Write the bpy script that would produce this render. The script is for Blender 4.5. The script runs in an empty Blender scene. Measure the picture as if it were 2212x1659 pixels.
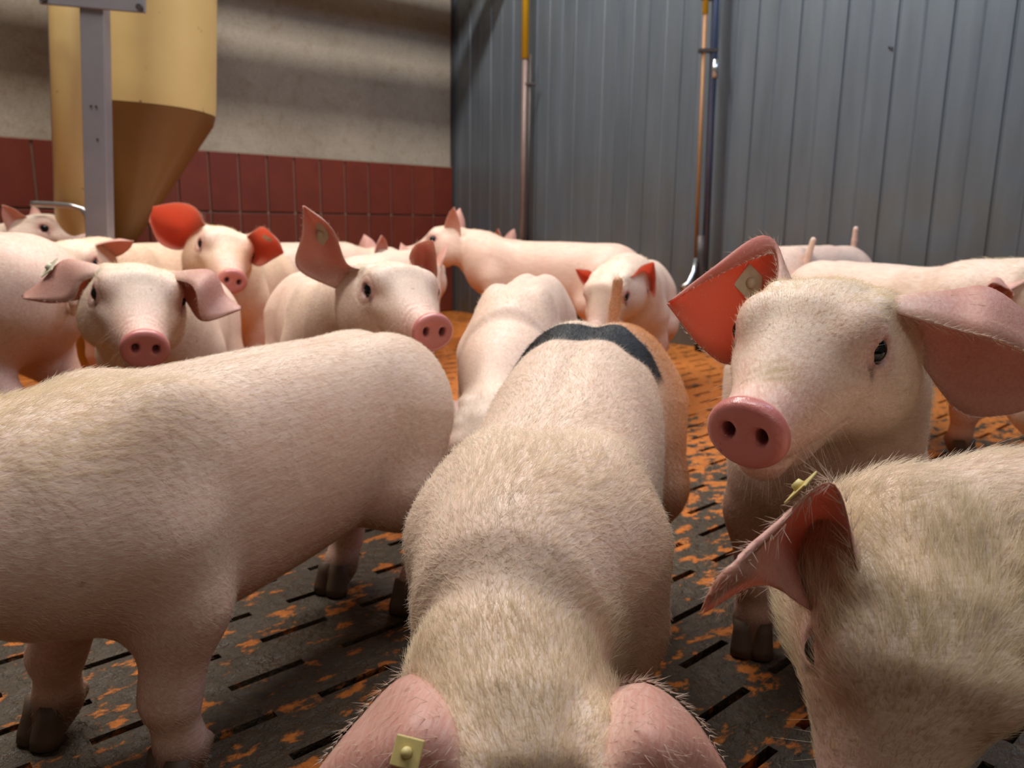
import bpy, math, random, time, os
import numpy as np
from mathutils import Vector, Matrix

# ------------------------------------------------------------------ camera, light, exposure
S = bpy.context.scene
C = S.collection
H = 0.60                                   # eye height of the camera (m)
TH, PH, FPX = math.radians(11.6), math.radians(0.73), 1700.0
_F = np.array([0, math.cos(TH), -math.sin(TH)])
_r = np.array([1., 0, 0]); _u = np.array([0, math.sin(TH), math.cos(TH)])
_rc = _r*math.cos(PH) + _u*math.sin(PH); _uc = _u*math.cos(PH) - _r*math.sin(PH)
cam = bpy.data.cameras.new('camera'); camo = bpy.data.objects.new('camera', cam); C.objects.link(camo)
camo.matrix_world = Matrix(((_rc[0], _uc[0], -_F[0], 0), (_rc[1], _uc[1], -_F[1], 0), (_rc[2], _uc[2], -_F[2], H), (0, 0, 0, 1)))
cam.sensor_width = 36; cam.lens = FPX/2212*36; cam.clip_start = 0.02; cam.clip_end = 60
cam.dof.use_dof = True; cam.dof.focus_distance = 0.68; cam.dof.aperture_fstop = 9.0
S.camera = camo
def P(px, py, Y):
    d = _F*FPX + _rc*(px-1106) + _uc*(829.5-py)
    return np.array([0, 0, H]) + d*(Y/d[1])

S.view_settings.view_transform = 'Standard'; S.view_settings.look = 'None'
S.view_settings.exposure = 0.06; S.view_settings.gamma = 1.0; S.view_settings.use_curve_mapping = False
S.cycles.max_bounces = 5; S.cycles.diffuse_bounces = 3; S.cycles.glossy_bounces = 2
S.cycles.transmission_bounces = 3; S.cycles.transparent_max_bounces = 4; S.cycles.caustics_reflective = False
W = bpy.data.worlds.new('world'); S.world = W; W.use_nodes = True
W.node_tree.nodes['Background'].inputs[0].default_value = (.55, .62, .75, 1)
W.node_tree.nodes['Background'].inputs[1].default_value = 0.018

def area(name, loc, target, sx, sy, power, col):
    l = bpy.data.lights.new(name, 'AREA'); l.shape = 'RECTANGLE'; l.size = sx; l.size_y = sy
    l.energy = power; l.color = col
    o = bpy.data.objects.new(name, l); C.objects.link(o); o.location = loc
    o.rotation_euler = (Vector(target)-Vector(loc)).to_track_quat('-Z', 'Y').to_euler()
    return o
_c = CO0 = np.array([-.406, 5.40, 0.]); _al = math.radians(48.4)
_ld = np.array([math.sin(_al), math.cos(_al), 0]); _rd = np.array([math.cos(_al), -math.sin(_al), 0])
# tube strip under the ceiling, parallel to the tiled wall (key), then added fills: over the pen, camera side, cool one on the sheet wall
_p = _c-2.1*_ld+1.6*_rd+np.array([0, 0, 3.5]); _l = bpy.data.lights.new('tube_strip', 'AREA'); _l.shape = 'RECTANGLE'; _l.size = 3.8; _l.size_y = .28
_l.energy = 160; _l.color = (1.0, .96, .90); _o = bpy.data.objects.new('tube_strip', _l); C.objects.link(_o); _o.location = _p; _o.rotation_euler = (0, 0, math.pi/2-_al)
area('overhead_fill', (.1, 1.25, 3.45), (.1, 1.2, 0), 1.6, .8, 46, (.98, .98, 1.0))  # unseen soft fill added overhead to lift backs and necks
area('camera_side_fill', (.9, -1.1, 2.5), (.35, .7, .2), 1.4, 1.0, 9, (1.0, .94, .88))  # no door here: soft fill added above the camera side for the near pigs
area('cool_wall_fill', (2.3, 2.0, 3.4), (1.2, 3.9, 1.7), 1.4, .5, 55, (.50, .70, 1.0))  # no known window: cool fill added to turn the upper sheet wall bluish

# ------------------------------------------------------------------ helpers
def tag(o, label=None, cat=None, group=None, kind=None):
    if label: o['label'] = label
    if cat: o['category'] = cat
    if group: o['group'] = group
    if kind: o['kind'] = kind
    return o
def empty(name, loc, label, cat, group=None, rz=0):
    o = bpy.data.objects.new(name, None); C.objects.link(o); o.location = loc; o.rotation_euler = (0, 0, rz)
    o.empty_display_size = .1
    return tag(o, label, cat, group)
def mesh_obj(name, V, Fc, mat, parent=None, smooth=True):
    me = bpy.data.meshes.new(name)
    me.from_pydata([tuple(map(float, v)) for v in V], [], [tuple(map(int, f)) for f in Fc]); me.update()
    if smooth: me.polygons.foreach_set('use_smooth', [True]*len(me.polygons))
    if mat: me.materials.append(mat)
    o = bpy.data.objects.new(name, me); C.objects.link(o)
    if parent: o.parent = parent
    return o
class MB:
    def __init__(s): s.V = []; s.F = []
    def add(s, V, F):
        n = len(s.V); s.V += [tuple(v) for v in V]; s.F += [tuple(i+n for i in f) for f in F]; return s
    def box(s, c, e1, e2, e3):
        c, e1, e2, e3 = map(np.asarray, (c, e1, e2, e3))
        V = [c+a*e1/2+b*e2/2+d*e3/2 for a in (-1, 1) for b in (-1, 1) for d in (-1, 1)]
        F = [(0,1,3,2),(4,6,7,5),(0,4,5,1),(2,3,7,6),(0,2,6,4),(1,5,7,3)]
        if np.dot(np.cross(e1, e2), e3) < 0: F = [f[::-1] for f in F]
        return s.add(V, F)
    def tube(s, pts, r, n=12, caps=True):
        pts = [np.asarray(p, float) for p in pts]; rr = r if hasattr(r, '__len__') else [r]*len(pts)
        V = []; F = []; prev = None
        for i, p in enumerate(pts):
            t = pts[min(i+1, len(pts)-1)]-pts[max(i-1, 0)]; t = t/np.linalg.norm(t)
            if prev is None:
                a = np.array([1., 0, 0]) if abs(t[0]) < .8 else np.array([0, 1., 0])
            else: a = prev
            a = a - t*np.dot(a, t); a /= np.linalg.norm(a); b = np.cross(t, a); prev = a
            V += [p + rr[i]*(a*math.cos(2*math.pi*k/n)+b*math.sin(2*math.pi*k/n)) for k in range(n)]
        for i in range(len(pts)-1):
            for k in range(n):
                F.append((i*n+k, i*n+(k+1) % n, (i+1)*n+(k+1) % n, (i+1)*n+k))
        if caps: F.append(tuple(range(n))[::-1]); F.append(tuple((len(pts)-1)*n+k for k in range(n)))
        return s.add(V, F)
    def build(s, name, mat, parent=None, smooth=False, bevel=0):
        o = mesh_obj(name, s.V, s.F, mat, parent, smooth)
        if bevel:
            m = o.modifiers.new('bevel', 'BEVEL'); m.width = bevel; m.segments = 2; m.limit_method = 'ANGLE'
        return o

class NT:
    """tiny node-material builder"""
    def __init__(s, name):
        s.m = bpy.data.materials.new(name); s.m.use_nodes = True; s.t = s.m.node_tree; s.n = s.t.nodes
        s.b = s.n['Principled BSDF']; s.out = s.n['Material Output']
    def node(s, typ, **kw):
        n = s.n.new(typ)
        for k, v in kw.items():
            if k.startswith('i_'):
                key = k[2:]; key = int(key) if key.isdigit() else key.replace('_', ' ')
                if hasattr(v, 'bl_rna') or isinstance(v, bpy.types.NodeSocket): s.t.links.new(v, n.inputs[key])
                else: n.inputs[key].default_value = v
            else: setattr(n, k, v)
        return n
    def link(s, a, b): s.t.links.new(a, b)
    def coords(s, kind='Object'): return s.node('ShaderNodeTexCoord').outputs[kind]
    def noise(s, vec, scale, detail=4, rough=.55):
        n = s.node('ShaderNodeTexNoise'); n.inputs['Scale'].default_value = scale; n.inputs['Detail'].default_value = detail
        n.inputs['Roughness'].default_value = rough; s.link(vec, n.inputs['Vector']); return n.outputs['Fac']
    def mapping(s, vec, scale=(1, 1, 1), rot=(0, 0, 0), loc=(0, 0, 0)):
        n = s.node('ShaderNodeMapping'); n.inputs['Scale'].default_value = scale; n.inputs['Rotation'].default_value = rot
        n.inputs['Location'].default_value = loc; s.link(vec, n.inputs['Vector']); return n.outputs[0]
    def ramp(s, fac, stops):
        n = s.node('ShaderNodeValToRGB'); e = n.color_ramp.elements
        while len(e) > 1: e.remove(e[-1])
        e[0].position = stops[0][0]; c = stops[0][1]; e[0].color = (*c, 1) if hasattr(c, '__len__') else (c, c, c, 1)
        for p, c in stops[1:]:
            q = e.new(p); q.color = (*c, 1) if hasattr(c, '__len__') else (c, c, c, 1)
        s.link(fac, n.inputs[0]); return n.outputs[0]
    def mix(s, fac, a, b, mode='MIX'):
        n = s.node('ShaderNodeMix', data_type='RGBA', blend_type=mode)
        for sock, v in ((n.inputs[0], fac), (n.inputs[6], a), (n.inputs[7], b)):
            if isinstance(v, bpy.types.NodeSocket): s.link(v, sock)
            elif hasattr(v, '__len__'): sock.default_value = (*v[:3], 1)
            else: sock.default_value = v
        return n.outputs[2]
    def math(s, op, a, b=0.):
        n = s.node('ShaderNodeMath', operation=op)
        for sock, v in ((n.inputs[0], a), (n.inputs[1], b)):
            if isinstance(v, bpy.types.NodeSocket): s.link(v, sock)
            else: sock.default_value = v
        return n.outputs[0]
    def bump(s, h, strength=.3, dist=.01):
        n = s.node('ShaderNodeBump'); n.inputs['Strength'].default_value = strength; n.inputs['Distance'].default_value = dist
        s.link(h, n.inputs['Height']); s.link(n.outputs[0], s.b.inputs['Normal'])
    def col(s, c):
        if isinstance(c, bpy.types.NodeSocket): s.link(c, s.b.inputs['Base Color'])
        else: s.b.inputs['Base Color'].default_value = (*c, 1)
    def set(s, **kw):
        for k, v in kw.items(): s.b.inputs[k.replace('_', ' ')].default_value = v
        return s.m
def srgb(r, g, b):
    return tuple((c/255/12.92) if c <= 10 else ((c/255+.055)/1.055)**2.4 for c in (r, g, b))
def simple(name, c, rough=.5, metal=0., noise_amt=.25, scale=30):
    m = NT(name); co = m.coords(); f = m.noise(co, scale)
    m.col(m.mix(f, tuple(x*(1-noise_amt) for x in c), tuple(min(1, x*(1+noise_amt)) for x in c)))
    return m.set(Roughness=rough, Metallic=metal)

# ------------------------------------------------------------------ the room
CO = np.array([-.406, 5.40, 0.])
AL = math.radians(48.4)
LD = np.array([math.sin(AL), math.cos(AL), 0]); RD = np.array([math.cos(AL), -math.sin(AL), 0]); UZ = np.array([0, 0, 1.])

def mat_floor():
    m = NT('dirty_shaded_floor'); co = m.coords()
    r = m.mapping(co, rot=(0, 0, -(math.pi/2-AL)))
    n1 = m.noise(m.mapping(r, scale=(1, 1.6, 1)), 16, 6, .65); n2 = m.noise(co, 60, 4); n3 = m.noise(co, 1.6, 2)
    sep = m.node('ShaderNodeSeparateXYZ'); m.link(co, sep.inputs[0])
    far = m.math('MULTIPLY', m.math('SUBTRACT', sep.outputs[1], 1.5), .12)  # less orange towards the camera: dirt, with the shade there painted in
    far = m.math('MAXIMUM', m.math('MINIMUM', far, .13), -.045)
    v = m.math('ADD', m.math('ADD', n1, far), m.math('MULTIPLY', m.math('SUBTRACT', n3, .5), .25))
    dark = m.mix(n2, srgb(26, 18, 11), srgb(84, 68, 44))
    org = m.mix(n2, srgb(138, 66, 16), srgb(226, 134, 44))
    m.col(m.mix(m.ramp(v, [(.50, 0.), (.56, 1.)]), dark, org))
    rg = m.ramp(n1, [(.35, .35), (.6, .8)]); m.link(rg, m.b.inputs['Roughness'])
    m.bump(m.math('ADD', m.math('MULTIPLY', n1, .8), m.math('MULTIPLY', n2, .6)), 1., .016); return m.m
def build_floor():
    # slatted floor: unit cell 0.165 x 0.0877 with a real slot 0.105 x 0.013 cut through, rows staggered
    px, py, sl, sw, dep = .165, .0877, .105, .013, .03
    V = []; Fc = []; idx = {}
    def vid(a, b, z):
        k = (round(a*1e4), round(b*1e4), round(z*1e3))
        if k not in idx: idx[k] = len(V); V.append((CO + a*LD + b*RD + z*UZ)); 
        return idx[k]
    def quad(a0, b0, a1, b1, z=0.): Fc.append((vid(a0, b0, z), vid(a0, b1, z), vid(a1, b1, z), vid(a1, b0, z))[::-1])
    na, nb = int(6.6/px), int(5.2/py)
    for j in range(nb):
        off = (j % 2)*px*.5
        for i in range(-na, 1):
            a0 = i*px + off - px; a1 = a0 + px; b0 = j*py; b1 = b0 + py
            sa, sb = a0+(px-sl)/2, b0+(py-sw)/2; ea, eb = sa+sl, sb+sw
            A = [a0, sa, ea, a1]; B = [b0, sb, eb, b1]
            for p in range(3):
                for q in range(3):
                    if p == 1 and q == 1: continue
                    quad(A[p], B[q], A[p+1], B[q+1])
            for (u0, v0), (u1, v1) in (((sa, sb), (ea, sb)), ((ea, sb), (ea, eb)), ((ea, eb), (sa, eb)), ((sa, eb), (sa, sb))):
                Fc.append((vid(u0, v0, 0), vid(u1, v1, 0), vid(u1, v1, -dep), vid(u0, v0, -dep))[::-1])
    # outer apron so nothing ends at the camera's feet
    o = mesh_obj('floor', V, Fc, mat_floor(), smooth=False); tag(o, 'slatted floor smeared with orange dust and dark manure, shade painted in near the camera', kind='structure')
    pit = MB().box((0, 2, -.25), (16, 0, 0), (0, 16, 0), (0, 0, .05)).build('trim_1', simple('slurry_pit', (.012, .009, .006), .4))
    tag(pit, kind='structure')
build_floor()

def wall_uv(t, z, base_dir, n):    # point on a wall
    return CO + t*base_dir + z*UZ
def mat_concrete():
    m = NT('stained_concrete'); co = m.coords()
    n1 = m.noise(co, 2.2, 5, .6); n2 = m.noise(co, 14, 5, .6); n3 = m.noise(co, 90, 3)
    c = m.mix(n1, srgb(112, 100, 84), srgb(172, 158, 138)); c = m.mix(m.math('MULTIPLY', m.ramp(n2, [(.52, 0.), (.72, 1.)]), .6), c, srgb(120, 98, 66))
    c = m.mix(.18, c, m.ramp(n3, [(.3, (.2, .18, .15)), (.7, (.6, .56, .5))]))
    m.col(c); m.bump(n2, .4, .01); return m.set(Roughness=.9)
def mat_tile():
    m = NT('red_tile'); co = m.coords(); n = m.noise(co, 8, 5, .6); n2 = m.noise(co, 2, 2)
    oi = m.node('ShaderNodeNewGeometry').outputs['Random Per Island']
    c = m.mix(n, srgb(90, 38, 26), srgb(126, 56, 38)); c = m.mix(m.math('MULTIPLY', oi, .35), c, srgb(88, 28, 22))
    m.col(c); m.bump(n, .1, .004); return m.set(Roughness=.38)
def mat_steel_panel():
    m = NT('galvanised_panel'); co = m.coords(); r = m.mapping(co, rot=(0, 0, AL))
    n1 = m.noise(m.mapping(r, scale=(6, 6, .7)), 2.2, 4, .6); n2 = m.noise(co, 40, 3)
    c = m.mix(n1, srgb(84, 93, 102), srgb(122, 131, 140)); 
    sep = m.node('ShaderNodeSeparateXYZ'); m.link(co, sep.inputs[0])
    low = m.ramp(sep.outputs[2], [(.0, 1.), (.32, .75), (.75, .3), (1., 0.)])
    d = m.math('MULTIPLY', low, m.ramp(m.noise(r, 3.2, 5, .7), [(.35, 0.), (.62, 1.)]))
    c = m.mix(m.math('MULTIPLY', d, .75), c, srgb(112, 98, 62))
    m.col(c); m.bump(n2, .05, .002); return m.set(Roughness=.42, Metallic=.45)
def build_walls():
    # left wall: lower tiled zone (tiles are real, proud of the grout), upper concrete
    TL, TH_, TOP = .163, .318, .955
    L0 = -7.0
    g = MB().box(wall_uv(L0/2, TOP/2, LD, 0)-RD*.06, LD*abs(L0), RD*.10, UZ*TOP)
    tag(g.build('wall_left_base', simple('grout', srgb(150, 118, 100), .9)), 'grout bed of the tiled lower wall', kind='structure').name = 'wall_left'
    t = MB()
    for i in range(int(-L0/TL)):
        for k in range(3):
            c = wall_uv(-(i+.5)*TL, (k+.5)*TH_+.001, LD, 0) - RD*.004
            t.box(c, LD*(TL-.011), RD*.016, UZ*(TH_-.011))
    o = t.build('trim_2', mat_tile(), bevel=.002); tag(o, 'dark red wall tiles in three rows', kind='structure')
    nx, nz = 60, 40; V = []; Fc = []
    for i in range(nx+1):
        for k in range(nz+1):
            a = L0*i/nx; z = TOP + (3.6-TOP)*k/nz
            V.append(CO + a*LD + z*UZ - RD*(.012+.006*math.sin(a*1.7+z*2)))
    for i in range(nx):
        for k in range(nz):
            q = i*(nz+1)+k; Fc.append((q, q+1, q+nz+2, q+nz+1))
    o = mesh_obj('wall_left_upper', V, Fc, mat_concrete()); tag(o, 'stained concrete upper wall', kind='structure')
    b = MB().box(CO+L0/2*LD+UZ*1.8-RD*.15, LD*abs(L0), RD*.08, UZ*3.7); tag(b.build('wall_left_back', mat_concrete()), kind='structure')
    tag(MB().box(CO+L0/2*LD+UZ*(TOP-.004)-RD*.008, LD*abs(L0), RD*.018, UZ*.008).build('trim_3', simple('mortar_edge', srgb(140, 120, 96), .9)), kind='structure')
    # right wall: galvanised trapezoid sheets, seams every 0.205 m
    V = []; Fc = []; prof = []
    s = -.05; 
    for i in range(36):
        a = -.04 + i*.205
        prof += [(a+.006, 0), (a+.010, -.006), (a+.015, -.006), (a+.020, 0), (a+.105, .0), (a+.112, .0025), (a+.118, 0)]
    for a, d in prof:
        for z in (0.0, 3.6): V.append(CO + a*RD + z*UZ + LD*(-d))
    for i in range(len(prof)-1):
        Fc.append((2*i, 2*i+1, 2*i+3, 2*i+2))
    o = mesh_obj('wall_right', V, Fc, mat_steel_panel(), smooth=False); tag(o, 'blue grey galvanised sheet panel wall', kind='structure')
    sd = o.modifiers.new('solid', 'SOLIDIFY'); sd.thickness = .02; sd.offset = 1 
    tag(MB().box(CO+UZ*1.8-RD*.0+LD*.0, LD*.03, RD*.03, UZ*3.6).build('trim_4', simple('corner_strip', srgb(70, 70, 72), .5, .4)), kind='structure')
    # ceiling and the two walls behind the camera
    dk = simple('dim_plaster', (.30, .29, .27), .9)
    ctr = CO - 3.2*LD + 3.4*RD
    tag(MB().box(ctr+UZ*3.65, LD*7.6, RD*7.6, UZ*.08).build('ceiling', dk), 'barn ceiling', kind='structure')
    tag(MB().box(CO-6.8*LD+3.4*RD+UZ*1.8, LD*.08, RD*7.6, UZ*3.6).build('wall_back', dk), kind='structure')
    tag(MB().box(CO+7.0*RD-3.2*LD+UZ*1.8, LD*7.6, RD*.08, UZ*3.6).build('wall_front', dk), kind='structure')
build_walls()

# ------------------------------------------------------------------ fixtures
STEEL = simple('zinc_steel', srgb(150, 145, 150), .45, .6, .12, 20)
DSTEEL = simple('dark_steel', srgb(74, 66, 62), .5, .5, .3, 60)
CHROME = simple('worn_chrome', srgb(190, 188, 186), .22, .9, .1, 40)
YEL = simple('yellow_plastic', srgb(214, 168, 30), .45, 0, .12, 40)
ORG = simple('copper_brown_tube', srgb(150, 104, 60), .5, 0, .2, 60)
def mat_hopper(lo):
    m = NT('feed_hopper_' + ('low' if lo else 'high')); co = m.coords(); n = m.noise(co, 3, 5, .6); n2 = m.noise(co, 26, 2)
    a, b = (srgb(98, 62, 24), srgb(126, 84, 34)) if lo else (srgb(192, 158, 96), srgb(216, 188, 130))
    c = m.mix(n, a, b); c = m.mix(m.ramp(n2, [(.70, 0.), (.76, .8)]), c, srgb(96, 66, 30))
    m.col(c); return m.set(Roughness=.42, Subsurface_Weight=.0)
def build_fixtures():
    # hopper: a translucent yellow cone-bottomed feed silo on a post, left background
    z0 = 3.05
    hx = P(315, 200, z0)[0]; c = np.array([(hx-.105)*1.048, z0+.25, 0])
    root = empty('feed_hopper', (c[0], c[1], 0), 'yellow plastic feed hopper with a tapering brown lower part behind the grey post', 'feeder')
    rad = .243; root.rotation_euler = (0, .07, 0)
    zt = P(400, 215, z0)[2]
    def ring(z, rx, cx=0., n=64):
        return [np.array([cx + rx*math.copysign(abs(math.cos(2*math.pi*k/n))**.75, math.cos(2*math.pi*k/n)),
                          rx*.9*math.copysign(abs(math.sin(2*math.pi*k/n))**.75, math.sin(2*math.pi*k/n)), z]) for k in range(n)]
    def loft(rs):
        n = len(rs[0]); m = MB(); V = [v for r in rs for v in r]; F = []
        for i in range(len(rs)-1):
            for k in range(n): F.append((i*n+k, i*n+(k+1) % n, (i+1)*n+(k+1) % n, (i+1)*n+k))
        return m.add(V, F)
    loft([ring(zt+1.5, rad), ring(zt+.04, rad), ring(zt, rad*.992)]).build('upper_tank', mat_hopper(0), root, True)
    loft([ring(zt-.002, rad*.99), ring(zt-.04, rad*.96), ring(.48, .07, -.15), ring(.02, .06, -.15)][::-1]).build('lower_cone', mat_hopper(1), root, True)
    # second narrower feed pipe left of the post
    xl = P(155, 300, z0)[0]-.07*.93
    r2 = empty('feed_tube', (xl, z0, 0), 'yellow upright feed tube left of the grey post', 'feed tube'); r2.rotation_euler = (0, .07, 0)
    w = (P(190, 300, z0)[0]-P(120, 300, z0)[0])/2
    MB().tube([(0, 0, .02), (0, 0, 2.6)], w, 32).build('tube', mat_hopper(0), r2, True)
    MB().tube([(-w*.98, -.01, .1), (-w*.98, -.01, 2.6)], .006, 8).build('seam_strip', STEEL, r2, True)
    # post
    xp = P(214, 300, 2.9)[0]-.07*.93; wp = P(240, 300, 2.9)[0]-P(190, 300, 2.9)[0]
    r3 = empty('steel_post', (xp, 2.9, 0), 'grey galvanised square post in front of the yellow feed hopper', 'post')
    r3.rotation_euler = (0, .07, 0)
    MB().box((0, 0, 1.5), (wp, 0, 0), (0, .05, 0), (0, 0, 3.0)).build('upright', STEEL, r3, bevel=.003)
    for dx, dz in ((-.008, .98), (.010, .98), (.012, .87)):
        MB().tube([(dx, -.0255, dz), (dx, -.0285, dz)], .004, 10).build('bolt', DSTEEL, r3)
    zb = P(200, 8, 2.88)[2]; xa, xb = P(95, 5, 2.88)[0]-xp-.1, P(322, 5, 2.88)[0]-xp-.1
    MB().box(((xa+xb)/2, -.03, zb+.01), (xb-xa, 0, 0), (0, .012, 0), (0, 0, .05)).build('cross_bracket', STEEL, r3, bevel=.003)
    for dx in (xa+.02, xb-.015): MB().tube([(dx, -.034, zb), (dx, -.05, zb)], .011, 10).build('bracket_bolt', DSTEEL, r3)
    # bent handle rail
    p = [P(68, 440, 2.955), P(120, 442, 2.955), P(155, 445, 2.955), P(177, 452, 2.955), P(188, 466, 2.955), P(191, 485, 2.955), P(191, 560, 2.955)]
    p[-1] = np.array([p[-2][0], 2.955, 0.0])
    pp = []
    for a, b in zip(p[:-1], p[1:]):
        for k in range(6): pp.append(a+(b-a)*k/6)
    pp.append(p[-1]); o = MB().tube(pp, .011, 12).build('bent_pipe_rail', CHROME, None, True)
    tag(o, 'thin bent steel pipe reaching left in front of the yellow feed tube', 'pipe')
    # two drinker pipes standing just in front of the metal wall
    def wallpt(px, py, off):
        d = _F*FPX + _rc*(px-1106) + _uc*(829.5-py); c0 = CO - LD*off
        t = np.dot(c0-np.array([0, 0, H]), LD)/np.dot(d, LD); return np.array([0, 0, H])+d*t
    a = wallpt(1130, 400, .10)
    r = empty('drinker_pipe', (a[0], a[1], 0), 'thin dark drinker pipe with a long yellow top sleeve nearest the wall corner', 'pipe')
    zs = wallpt(1136, 118, .10)[2]
    MB().tube([(0, 0, .38), (0, 0, zs)], .0155, 14).build('pipe', simple('brownish_pipe', srgb(128, 106, 98), .5, .2, .2, 40), r, True)
    MB().tube([(0, 0, zs-.02), (0, 0, 3.2)], .021, 14).build('sleeve', YEL, r, True)
    MB().box((.03, 0, wallpt(1140, 180, .1)[2]), (.07, 0, 0), (0, .03, 0), (0, 0, .012)).build('clamp', DSTEEL, r)
    MB().tube([(0.03, 0, .30), (0.03, 0, zs)], .009, 10).build('backing_bar', DSTEEL, r, True)
    MB().tube([(0, 0, .40), (-.01, -.03, .36), (-.03, -.08, .34)], [.02, .018, .012], 12).build('nipple', CHROME, r, True)
    MB().tube([(.02, 0, .48), (.03, 0, .42), (.03, 0, .0)], [.024, .03, .028], 12).build('foot', DSTEEL, r, True)
    b = wallpt(1505, 500, .12); tp = wallpt(1524, 10, .12)
    lean = (tp-b)/ (tp[2]-b[2])
    r = empty('drinker_pipe', (b[0]-lean[0]*b[2], b[1]-lean[1]*b[2], 0), 'drinker pipe with a blue grey bar beside it, the right one of two', 'pipe')
    L = lambda z, dx=0., dy=0.: (lean[0]*z+dx, lean[1]*z+dy, z)
    z1 = wallpt(1522, 20, .12)[2]
    MB().tube([L(.42), L(z1)], .009, 12).build('pipe', ORG, r, True)
    MB().tube([L(z1-.02), L(z1+1)], .014, 12).build('sleeve', YEL, r, True)
    MB().tube([L(.05, .045), L(3.2, .045)], .017, 12).build('support_bar', simple('blue_grey_bar', srgb(92, 104, 132), .3, .7, .2, 8), r, True)
    zc = wallpt(1530, 108, .12)[2]
    MB().box(L(zc, .02), (.085, 0, 0), (0, .04, 0), (0, 0, .014)).build('clamp', DSTEEL, r)
    MB().box(L(zc+.22, .02), (.07, 0, 0), (0, .03, 0), (0, 0, .012)).build('clamp', DSTEEL, r)
    MB().tube([L(zc-.04, .052, -.01), L(zc-.12, .052, -.01)], .016, 12).build('valve', CHROME, r, True)
    MB().tube([L(.55, .02), L(.46, .022), L(.34, .03), L(.2, .03), L(.0, .03)], [.022, .026, .04, .02, .018], 12).build('lower_fitting', DSTEEL, r, True)
    MB().tube([L(.44, -.005, -.02), L(.38, -.02, -.05), L(.33, -.05, -.08), L(.31, -.08, -.1)], [.014, .012, .012, .015], 12).build('nipple', CHROME, r, True)
    f = wallpt(1922, 103, .006); fly = empty('fly', tuple(f), 'small black fly sitting high on the grey panel wall', 'fly')
    fm = simple('fly_black', (.01, .01, .012), .4)
    MB().tube([(-.006, 0, .005), (-.003, 0, .003), (.003, 0, -.003), (.007, 0, -.006), (.010, 0, -.009)], [.002, .0045, .005, .0035, .001], 10).build('fly_body', fm, fly, True)
    for dz in (-1, 1): MB().tube([(-.002, -.003, .002), (.006, -.004, -.003+dz*.004), (.014, -.004, -.008+dz*.006)], [.001, .003, .001], 6).build('wing', simple('fly_wing', (.08, .08, .09), .3), fly, True)
    # cable / water pipes high above, parallel to the tiled wall (outside the frame, they throw the soft bands)
    for off, z, rr in ((.50, 2.02, .075), (.50, 2.34, .075)):
        a = CO - 6.6*LD + RD*off + UZ*z; b = CO + RD*off + UZ*z - LD*.02
        o = MB().tube([a, b], rr, 16).build('overhead_feed_pipe', STEEL, None, True); tag(o, ('lower' if z < 2.2 else 'upper')+' grey feed pipe hung along the tiled wall above the view', 'pipe', 'overhead feed pipes')
build_fixtures()
# ------------------------------------------------------------------ implicit-surface tools
def smin(a, b, k):
    h = np.clip(.5+.5*(b-a)/k, 0, 1); return b+(a-b)*h-k*h*(1-h)
def smax(a, b, k): return -smin(-a, -b, k)
def cone(q, a, b, r1, r2):
    a = np.asarray(a, np.float32); ba = np.asarray(b, np.float32)-a; L = float(ba@ba)+1e-12
    t = np.clip((q-a)@ba/L, 0, 1); d = q-a-t[:, None]*ba
    return np.sqrt((d*d).sum(1))-(r1+(r2-r1)*t)
def chain(q, pts, k=.02):
    f = None
    for (a, ra), (b, rb) in zip(pts[:-1], pts[1:]):
        g = cone(q, a, b, ra, rb); f = g if f is None else smin(f, g, k)
    return f
def ellip(q, c, r):
    r = np.asarray(r, np.float32); p = (q-np.asarray(c, np.float32))/r
    return (np.sqrt((p*p).sum(1))-1)*float(r.min())
def lut(xs, ys, X):
    xs = np.asarray(xs, float); ys = np.asarray(ys, float)
    h = np.diff(xs); d = np.diff(ys)/h; m = np.zeros_like(ys); m[0] = d[0]; m[-1] = d[-1]
    for i in range(1, len(xs)-1):
        m[i] = 0 if d[i-1]*d[i] <= 0 else 2*d[i-1]*d[i]/(d[i-1]+d[i])
    X = np.clip(X, xs[0], xs[-1]); i = np.clip(np.searchsorted(xs, X)-1, 0, len(h)-1)
    t = (X-xs[i])/h[i]; t2, t3 = t*t, t*t*t
    return ((2*t3-3*t2+1)*ys[i]+(t3-2*t2+t)*h[i]*m[i]+(-2*t3+3*t2)*ys[i+1]+(t3-t2)*h[i]*m[i+1])
def loftf(q, T, pw=2.2, yc=None):
    xs = T['x']; G = np.linspace(xs[0], xs[-1], 300)
    zt = np.interp(q[:, 0], G, lut(xs, T['zt'], G)); zb = np.interp(q[:, 0], G, lut(xs, T['zb'], G)); w = np.interp(q[:, 0], G, lut(xs, T['w'], G))
    y = q[:, 1]-(0 if yc is None else yc); zc = (zt+zb)/2; hh = (zt-zb)/2
    rho = (np.abs(y/w)**pw+np.abs((q[:, 2]-zc)/hh)**pw)**(1/pw)
    f = (rho-1)*np.minimum(w, hh)
    ex = np.maximum(xs[0]-q[:, 0], 0)+np.maximum(q[:, 0]-xs[-1], 0)
    return np.where(ex > 0, np.sqrt(np.maximum(f, 0)**2+ex**2), f)
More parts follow.
